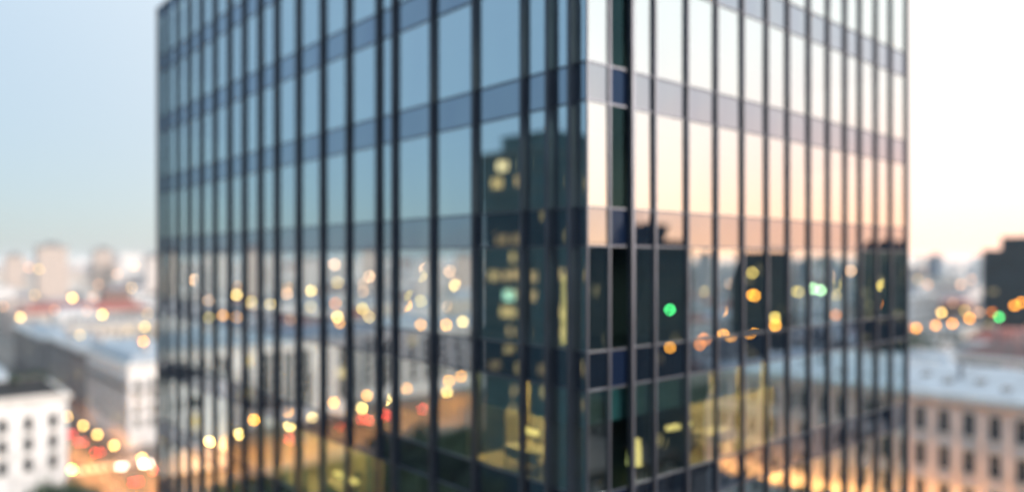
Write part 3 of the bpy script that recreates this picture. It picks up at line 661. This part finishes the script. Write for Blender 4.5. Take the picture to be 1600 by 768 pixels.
mats = [q[1] for q in CITY] + [M[q[1]] for q in ROOFS]
def plain(s, v, a, c, h, ci, ri):
    P = [T(s - a, v - c), T(s - a, v + c), T(s + a, v + c), T(s + a, v - c)]; z = Vector((0, 0, h))
    for k in range(4):
        p, q = P[k], P[(k + 1) % 4]; L = (q - p).length; b.quad([p, q, q + z, p + z], ci, [(0, 0), (L, 0), (L, h), (0, h)])
    b.quad([q + z for q in P], ri)
for (d, sec, s, v, a, c) in rest:
    plain(s, v, a, c, rnd.choice((14, 17, 20, 22, 25)) + rnd.choice((0, 0, 4)), rnd.choices(range(5), (40, 25, 12, 15, 8))[0], 5 + rnd.choices(range(5), (26, 26, 26, 12, 10))[0])
for k in range(5200):
    az = R(rnd.uniform(-96, 96)); d = rnd.uniform(1000 ** 0.5, 5200 ** 0.5) ** 2
    x, y = d * math.sin(az), d * math.cos(az); s, v = to_sv((x, y))
    f = rnd.uniform(0.8, 1.6) * (1 + d / 4000)
    plain(s, v, 10 * f, 12 * f, rnd.choice((16, 20, 24, 28, 32)) + (rnd.uniform(15, 40) if rnd.random() < 0.03 else 0), rnd.choices(range(5), (40, 25, 12, 15, 8))[0], 5 + rnd.choices(range(5), (26, 26, 26, 12, 10))[0])
tag(b.build("distant_city", mats), "endless hazy mass of pale rooftops towards the horizon", kind="stuff")

# ------------------------------------------------------------------ the dusty evening air
hm = bpy.data.materials.new("haze_air"); hm.use_nodes = True; hn = hm.node_tree; hn.nodes.clear()
ho = hn.nodes.new("ShaderNodeOutputMaterial"); hv = hn.nodes.new("ShaderNodeVolumePrincipled")
hv.inputs["Color"].default_value = (0.97, 0.975, 0.98, 1); hv.inputs["Density"].default_value = HAZE; hv.inputs["Anisotropy"].default_value = 0.2
hn.links.new(hv.outputs[0], ho.inputs["Volume"])
b = MB(); b.box((-16500, -3500, -1.0), (16500, 16500, 83.0)); tag(b.build("haze", hm), "pale evening haze over the city", kind="stuff")

# ------------------------------------------------------------------ trees
def tree_meshes(seed, H=10.0, W=4.2, leaf='leaf', n=1500):
    r_ = random.Random(seed); tr = MB(); cr = MB()
    tr.tube((0, 0, 0), (0.1, 0, H * 0.38), 0.28, 0.18, 8); hubs = []
    for k in range(7):
        a = k * 0.9 + r_.uniform(-0.3, 0.3); q = Vector((math.cos(a) * W * r_.uniform(0.3, 0.65), math.sin(a) * W * r_.uniform(0.3, 0.65), H * r_.uniform(0.55, 0.85)))
        tr.tube((0.1, 0, H * r_.uniform(0.28, 0.4)), q, 0.11, 0.04, 6); hubs.append((q, r_.uniform(0.9, 1.7)))
    hubs.append((Vector((0, 0, H * 0.86)), 1.6))
    for k in range(n):
        c, rad = r_.choice(hubs); d = Vector((r_.gauss(0, 1), r_.gauss(0, 1), r_.gauss(0, 0.8))); d = d.normalized() * rad * r_.uniform(0.35, 1.15); p = c + d
        s = r_.uniform(0.16, 0.34); x = Vector((r_.uniform(-1, 1), r_.uniform(-1, 1), r_.uniform(-0.6, 0.6))).normalized(); y = x.orthogonal().normalized()
        y = Matrix.Rotation(r_.uniform(0, 6.28), 3, x) @ y
        cr.quad([p - x * s, p + y * s * 0.5, p + x * s, p - y * s * 0.5])
    return tr.mesh("trunk", M['bark']), cr.mesh("crown", M[leaf])
TM = [tree_meshes(1), tree_meshes(2, 8.5, 3.8, 'leaf2'), tree_meshes(3, 11, 4.6, 'leaf2', 1700)]
def tree(label, p, k=0, sc_=1.0, group=None, rz=0):
    t = thing("street_tree", label, "tree", p, rz, group); t.scale = (sc_,) * 3
    ob("trunk", TM[k][0], t); ob("crown", TM[k][1], t)
for i, (x, y) in enumerate([(58, 766), (86, 758), (112, 750), (136, 757), (70, 752)]):
    tree(f"{ORD[i]} bushy green tree at the foot of the white stone block", px_height(x, y, 9), i % 2, 1.0, "trees before the white block", i)
    bpy.context.view_layer.objects.active = None
for t in [o for o in sc.objects if o.name.startswith("street_tree")]: t.location.z = 0.0
for i in range(9):
    s, v = 168 - i * 1.0 + (i % 2) * 5, -128 - i * 7.5
    tree(f"{ORD[i]} dark tree in the row along the boulevard mirrored before the dark tower", T(bs(-v, -27) - (i % 3) * 4, v), 1 + i % 2, 1.15, "dark trees along the boulevard", i * 1.3)
k = 0
for y in (668, 705, 745, 790):
    for x in (600, 632, 664, 696, 728, 752):
        k += 1; q = mir(px_height(x + rnd.uniform(-10, 10) + (y - 660) * 0.1, y, 10.5), 'L'); q.z = 0
        tree("dark green park tree behind the boulevard lamps in the glass", q, 1 + k % 2, rnd.uniform(1.0, 1.3), "dark park trees mirrored in the left glass face", k * 0.7)
for i, (s, v) in enumerate([(188, 11), (192, 14), (190, 17.5), (195, 12), (196, 16.5)]):   # roof garden of the white block
    tree(f"{ORD[i]} small clipped tree of the roof garden on the white block", T(s, v, 22.36), 1, 0.38, "roof garden trees", i)
for i, (x, y, D) in enumerate([(1432, 545, 210), (1442, 540, 215), (1424, 538, 220)]):
    p = px_depth(x, y, D); p.z = 0; tree(f"{ORD[i]} dark tree showing behind the low white house at right", p, i % 3, 2.9, "trees behind the white house", i)

# ------------------------------------------------------------------ lamps
GLOBE = {}
def globe_mesh(c, k):
    key = (c, k)
    if key not in GLOBE:
        b = MB(); b.ball((0, 0, 0), 1.0, 14, 9); rgb = {'cream': (1, 0.62, 0.17), 'amber': (1, 0.36, 0.03), 'orange': (1, 0.26, 0.02), 'white': (1, 0.9, 0.75), 'peach': (1, 0.5, 0.24), 'yellow': (1, 0.66, 0.14),
                                                    'green': (0.10, 1.0, 0.25), 'lime': (0.6, 1.0, 0.45), 'red': (1, 0.03, 0.02), 'teal': (0.4, 1, 0.75)}[c]
        GLOBE[key] = b.mesh("globe", emitter(f"{c}_lamp_glow", rgb, k))
    return GLOBE[key]
pole = MB(); pole.tube((0, 0, 0), (0, 0, 0.6), 0.2, 0.14, 10); pole.tube((0, 0, 0.6), (0, 0, 1.0), 0.09, 0.06, 10); POLE_FOOT = pole.mesh("base", M['lampmetal'])
pole = MB(); pole.tube((0, 0, 0), (0, 0, 1), 0.075, 0.05, 8); POLE = pole.mesh("pole", M['lampmetal'])
pole = MB(); pole.tube((0, 0, 0), (0, 0, 0.16), 0.55, 0.2, 12); pole.tube((0, 0, 0.16), (0, 0, 0.3), 0.1, 0.05, 8); CAP = pole.mesh("cap", M['lampmetal'])
PANE_X = {'L': [250, 262, 278, 296, 315, 336, 359, 382, 407, 433, 467, 505, 546, 593, 618, 678, 744, 820, 862, 897, 918], 'R': [983, 1021, 1072, 1118, 1159, 1197, 1230, 1263, 1293, 1320, 1343, 1368, 1391, 1416]}
def in_pane(x, side):
    for a, c in zip(PANE_X.get(side, []), PANE_X.get(side, [])[1:]):
        if a <= x < c:
            a, c = (a + 8, c - 5) if side == 'L' else (a + 5, c - 8)
            return (a + c) / 2 if c - a < 26 else min(max(x, a + 12), c - 12)
    return x
KREF = 3.0                                           # mirrored lamps are dimmed by the glass
def lamp(name, label, p, c, k, r, group, spot=0, base_z=0.0, cat="street lamp"):
    t = thing(name, label, cat, (p.x, p.y, base_z), 0, group); h = p.z - base_z
    ob("base", POLE_FOOT, t)
    o = ob("pole", POLE, t); o.scale = (1, 1, max(0.3, h - r))
    o = ob("globe", globe_mesh(c, k), t, (0, 0, h)); o.scale = (r,) * 3
    o = ob("cap", CAP, t, (0, 0, h + r * 0.92)); o.scale = (r, r, r)
    if spot:
        ld = bpy.data.lights.new("downlight", 'SPOT'); ld.energy = spot * LUM; ld.color = (1, 0.34, 0.035); ld.spot_size = R(150); ld.spot_blend = 0.35; ld.shadow_soft_size = r
        lo = bpy.data.objects.new("downlight", ld); col.objects.link(lo); lo.parent = t; lo.location = (0, 0, h - r - 0.05)
    return t
SP = 21000
# avenue lamps seen directly
for i, (x, y, c, k) in enumerate([(105, 650, 'cream', 22), (130, 664, 'cream', 22), (152, 678, 'cream', 22), (178, 695, 'cream', 22), (222, 715, 'cream', 26), (250, 686, 'amber', 20)]):
    lamp("street_lamp", f"{ORD[i]} globe street lamp of the avenue row, counted from the white block", px_height(x, y, 8.6), c, k, 0.36, "street lamps along the avenue", SP)
lamp("street_lamp", "white globe street lamp above the traffic at the crossing", px_height(224, 724, 7.5), 'white', 26, 0.36, "street lamps at the crossing", SP)
for i, (x, y) in enumerate([(2, 591), (10, 598)]):
    lamp("street_lamp", f"amber street lamp beyond the white block's roof, {('hard against the photo edge', 'just inside the photo edge')[i]}", px_height(x, y, 14), 'amber', 20, 0.4, "lamps beyond the white block", SP)
rowA = [(325, 690), (377, 677), (443, 663), (497, 650), (555, 638), (614, 624), (690, 613)]
rowB = [(350, 663), (395, 655), (452, 642), (517, 628), (574, 618), (637, 606), (701, 595), (720, 588)]
for i, (x, y) in enumerate(rowA):
    lamp("street_lamp", f"{ORD[i]} cream lamp from the left in the lower row mirrored in the glass", mir(px_height(in_pane(x, 'L'), y, 8.2), 'L'), 'cream', 22 * KREF, 0.38, "near lamp row of the boulevard", SP * 1.2)
for i, (x, y) in enumerate(rowB):
    lamp("street_lamp", f"{ORD[i]} amber lamp from the left in the upper row mirrored in the glass", mir(px_height(in_pane(x, 'L'), y, 8.2), 'L'), 'amber', 17 * KREF, 0.40, "far lamp row of the boulevard", SP * 1.2)
# lamps and floodlights on masts and roofs all over the city
def roof_at(p):
    s, v = to_sv(p)
    for (s0, s1, v0, v1, h) in FOOT:
        if s0 <= s <= s1 and v0 <= v <= v1: return h
    return 0.0
def far_lamps(side, where, pts):
    for i, (x, y, c, k, D) in enumerate(pts):
        p = px_depth(in_pane(x, side), y, D); q = mir(p, side); bz = roof_at(q)
        if bz > q.z - 0.8: bz = 0.0
        lamp("mast_lamp", f"{c} lamp on a mast, {ORD[i % 20]} from the left {where}", q, c, k * (KREF if side else 1), 0.0019 * D, "mast lamps " + where, 0, bz, "lamp")
far_lamps('', "beyond the tower's left edge", [(32, 495, 'cream', 14, 250), (113, 465, 'cream', 18, 250), (125, 523, 'yellow', 5, 250), (160, 491, 'yellow', 17, 250), (210, 415, 'peach', 5, 420), (224, 533, 'amber', 17, 215), (226, 510, 'yellow', 9, 250), (45, 417, 'peach', 3, 420), (154, 444, 'peach', 3, 350)])
Lp = [(308, 437, 'peach', 9, 300), (348, 494, 'amber', 11, 250), (372, 461, 'cream', 9, 260), (460, 458, 'peach', 6, 260), (498, 453, 'cream', 10, 260), (519, 413, 'peach', 8, 400), (522, 473, 'orange', 5, 260), (528, 494, 'cream', 13, 240), (539, 506, 'amber', 14, 240), (557, 481, 'yellow', 6, 250), (580, 431, 'peach', 9, 320), (625, 477, 'amber', 15, 250), (663, 418, 'peach', 9, 400), (668, 508, 'amber', 9, 240), (683, 507, 'amber', 13, 240), (701, 423, 'peach', 6, 380), (710, 445, 'cream', 10, 300), (724, 502, 'cream', 12, 240), (751, 499, 'amber', 14, 170)]
far_lamps('L', "mirrored in the left glass face", Lp)
far_lamps('R', "mirrored in the right glass face", [(1047, 483, 'green', 9, 140), (1051, 541, 'amber', 16, 150), (1087, 538, 'orange', 12, 160), (1105, 530, 'orange', 10, 170), (1125, 487, 'amber', 15, 200), (1138, 525, 'amber', 14, 180), (1169, 460, 'amber', 13, 210), (1173, 520, 'amber', 15, 190), (1190, 425, 'yellow', 6, 220), (1205, 507, 'amber', 15, 190), (1206, 495, 'yellow', 9, 195), (1279, 452, 'lime', 9, 220), (1300, 430, 'peach', 7, 300), (1310, 490, 'orange', 5, 215), (1325, 422, 'peach', 7, 320), (1380, 446, 'yellow', 8, 205), (1382, 475, 'orange', 7, 205)])
far_lamps('', "beyond the tower's right edge", [(1432, 512, 'amber', 17, 190), (1462, 508, 'amber', 17, 195), (1471, 488, 'cream', 17, 200), (1488, 505, 'amber', 17, 200), (1501, 444, 'peach', 5, 280), (1515, 497, 'amber', 17, 205), (1550, 487, 'orange', 6, 210), (1561, 495, 'green', 12, 205), (1585, 477, 'amber', 16, 215), (1596, 472, 'amber', 16, 220), (1420, 511, 'orange', 6, 195), (1518, 436, 'peach', 4, 280)])

dots = random.Random(21)
for (side, where, x0, x1, n) in (('', "beyond the tower's left edge", 0, 245, 9), ('L', "mirrored in the left glass face", 300, 745, 22), ('', "beyond the tower's right edge", 1425, 1535, 5), ('R', "mirrored in the right glass face", 1080, 1400, 7)):
    for k in range(n):                           # faint window and lamp glints among the roofs
        x = in_pane(x0 + (x1 - x0) * (k + dots.random()) / n, side); y = dots.uniform(420, 505) if side != 'R' else dots.uniform(425, 480); D = dots.uniform(230, 330)
        q = mir(px_depth(x, y, D), side); bz = roof_at(q); bz = 0.0 if bz > q.z - 0.8 else bz; c = dots.choice(('peach', 'cream', 'amber', 'peach', 'yellow'))
        lamp("roof_lamp", f"small faint {c} lamp glinting among the roofs {where}", q, c, dots.uniform(2.5, 6.0) * (KREF if side else 1), 0.0017 * D, f"faint {c} lamps {where}", 0, bz, "lamp")

# traffic light at the crossing
p = px_height(112, 732, 3.6); t = thing("traffic_light", "traffic light showing green beside the white block", "traffic light", (p.x, p.y, 0), AX)
b = MB(); b.tube((0, 0, 0), (0, 0, 3.2), 0.09, 0.07, 8); b.build("pole", M['lampmetal'], t)
b = MB(); b.box((-0.24, -0.16, 3.2), (0.24, 0.16, 4.75))
for z in (3.6, 4.05, 4.5): b.tube((0, -0.16, z + 0.16), (0, -0.5, z + 0.16), 0.19, 0.2, 10)
b.build("housing", M['lampmetal'], t)
for z, m in ((3.6, None), (4.05, 'tyre'), (4.5, 'tyre')):
    b = MB(); b.ball((0, -0.17, z), 0.19 if m else 0.34, 12, 8); b.build("lens", [M[m] if m else emitter("go_signal", (0.03, 1.0, 0.25), 45)], t)

# ------------------------------------------------------------------ cars
def car_proto(paint, name):
    t = thing("parked_car", "", "car", (0, 0, 0))
    prof = [(-2.15, 0.35), (-2.2, 0.75), (-2.0, 0.98), (-1.1, 1.02), (-0.9, 1.02), (1.0, 1.0), (1.95, 0.86), (2.15, 0.68), (2.15, 0.32)]
    def shell(P, wl, wh, mi):
        b = MB(); n = len(P); zmin = min(q[1] for q in P); zmax = max(q[1] for q in P)
        wd = lambda z: wl + (wh - wl) * (z - zmin) / (zmax - zmin)
        Lp = [(-wd(z), y, z) for y, z in P]; Rp = [(wd(z), y, z) for y, z in P]
        for k in range(n): j = (k + 1) % n; b.quad([Lp[k], Lp[j], Rp[j], Rp[k]], mi)
        b.quad(Lp[::-1], mi); b.quad(Rp, mi); return b
    shell(prof, 0.88, 0.84, 0).build("body", paint, t)
    shell([(-1.75, 0.99), (-1.2, 1.42), (-0.3, 1.48), (0.45, 1.42), (1.15, 0.99)], 0.82, 0.62, 0).build("cabin", M['carglass'], t)
    b = MB(); b.box((-0.6, -1.15, 1.44), (0.6, 0.4, 1.5)); b.build("roof", paint, t)
    wb = MB(); wb.tube((-0.11, 0, 0), (0.11, 0, 0), 0.32, 0.32, 16); wm = wb.mesh("wheel", M['tyre'])
    rb = MB(); rb.tube((-0.12, 0, 0), (0.12, 0, 0), 0.19, 0.19, 12); rm = rb.mesh("rim", M['rim'])
    for x in (-0.82, 0.82):
        for y in (-1.35, 1.35): wo = ob("wheel", wm, t, (x, y, 0.32)); ob("rim", rm, wo)
    return t
def car(proto, label, p, rz, tail, head, group):
    t = copy_tree(proto) ; t.location = (p.x, p.y, 0.02); t.rotation_euler = (0, 0, rz); tag(t, label, "car", group)
    for x in (-0.62, 0.62):
        b = MB(); b.ball((x, -2.16, 0.78), 0.2, 10, 6, 0, 0.8); b.build("tail_light", emitter("tail_glow", (1, 0.05, 0.035), tail), t)
        b = MB(); b.ball((x, 2.1, 0.66), 0.17, 10, 6, 0, 0.8); b.build("headlight", emitter("head_glow", (1, 0.9, 0.8), head), t)
    return t
paints = [mat("car_paint_grey", (0.14, 0.15, 0.16), 0.3, 0.4), mat("car_paint_white", (0.6, 0.6, 0.6), 0.3), mat("car_paint_black", (0.015, 0.015, 0.018), 0.25)]
protos = [car_proto(m, "car") for m in paints]; pcol = ["grey", "white", "black"]
TH = AX
for i, (x, y) in enumerate([(110, 678), (127, 690), (153, 706), (212, 752), (243, 733)]):
    p = px_height(x, y, 0.78); car(protos[i % 3], f"{ORD[i]} car with red tail lights driving up the avenue, counted from the white block", p + U * 2.16, TH, 34, 4, "cars on the avenue")
p = px_height(190, 728, 0.66); car(protos[1], "car with white headlights coming down the avenue by the crossing", p + U * 2.1, TH + math.pi, 3, 60, "cars on the avenue")
p = px_height(230, 724, 0.66); car(protos[0], "car with white headlights turning at the crossing", p + U * 2.1, TH + math.pi, 3, 60, "cars on the avenue")
for i, (x, y) in enumerate([(463, 684), (530, 668), (556, 655), (585, 656), (605, 650), (611, 647), (667, 637)]):
    p = mir(px_height(in_pane(x, 'L'), y, 0.78), 'L'); ang = AX + R(90) + math.atan(BSL)
    d = Vector((-math.sin(ang), math.cos(ang), 0))
    car(protos[(i + 1) % 3], f"{ORD[i]} car with red tail lights from the left on the boulevard in the glass", p + d * 2.16, ang, 24 * KREF, 4, "cars on the boulevard")
for q in protos:                                       # the three patterns themselves are not part of the street
    for ch in list(q.children_recursive): bpy.data.objects.remove(ch)
    bpy.data.objects.remove(q)
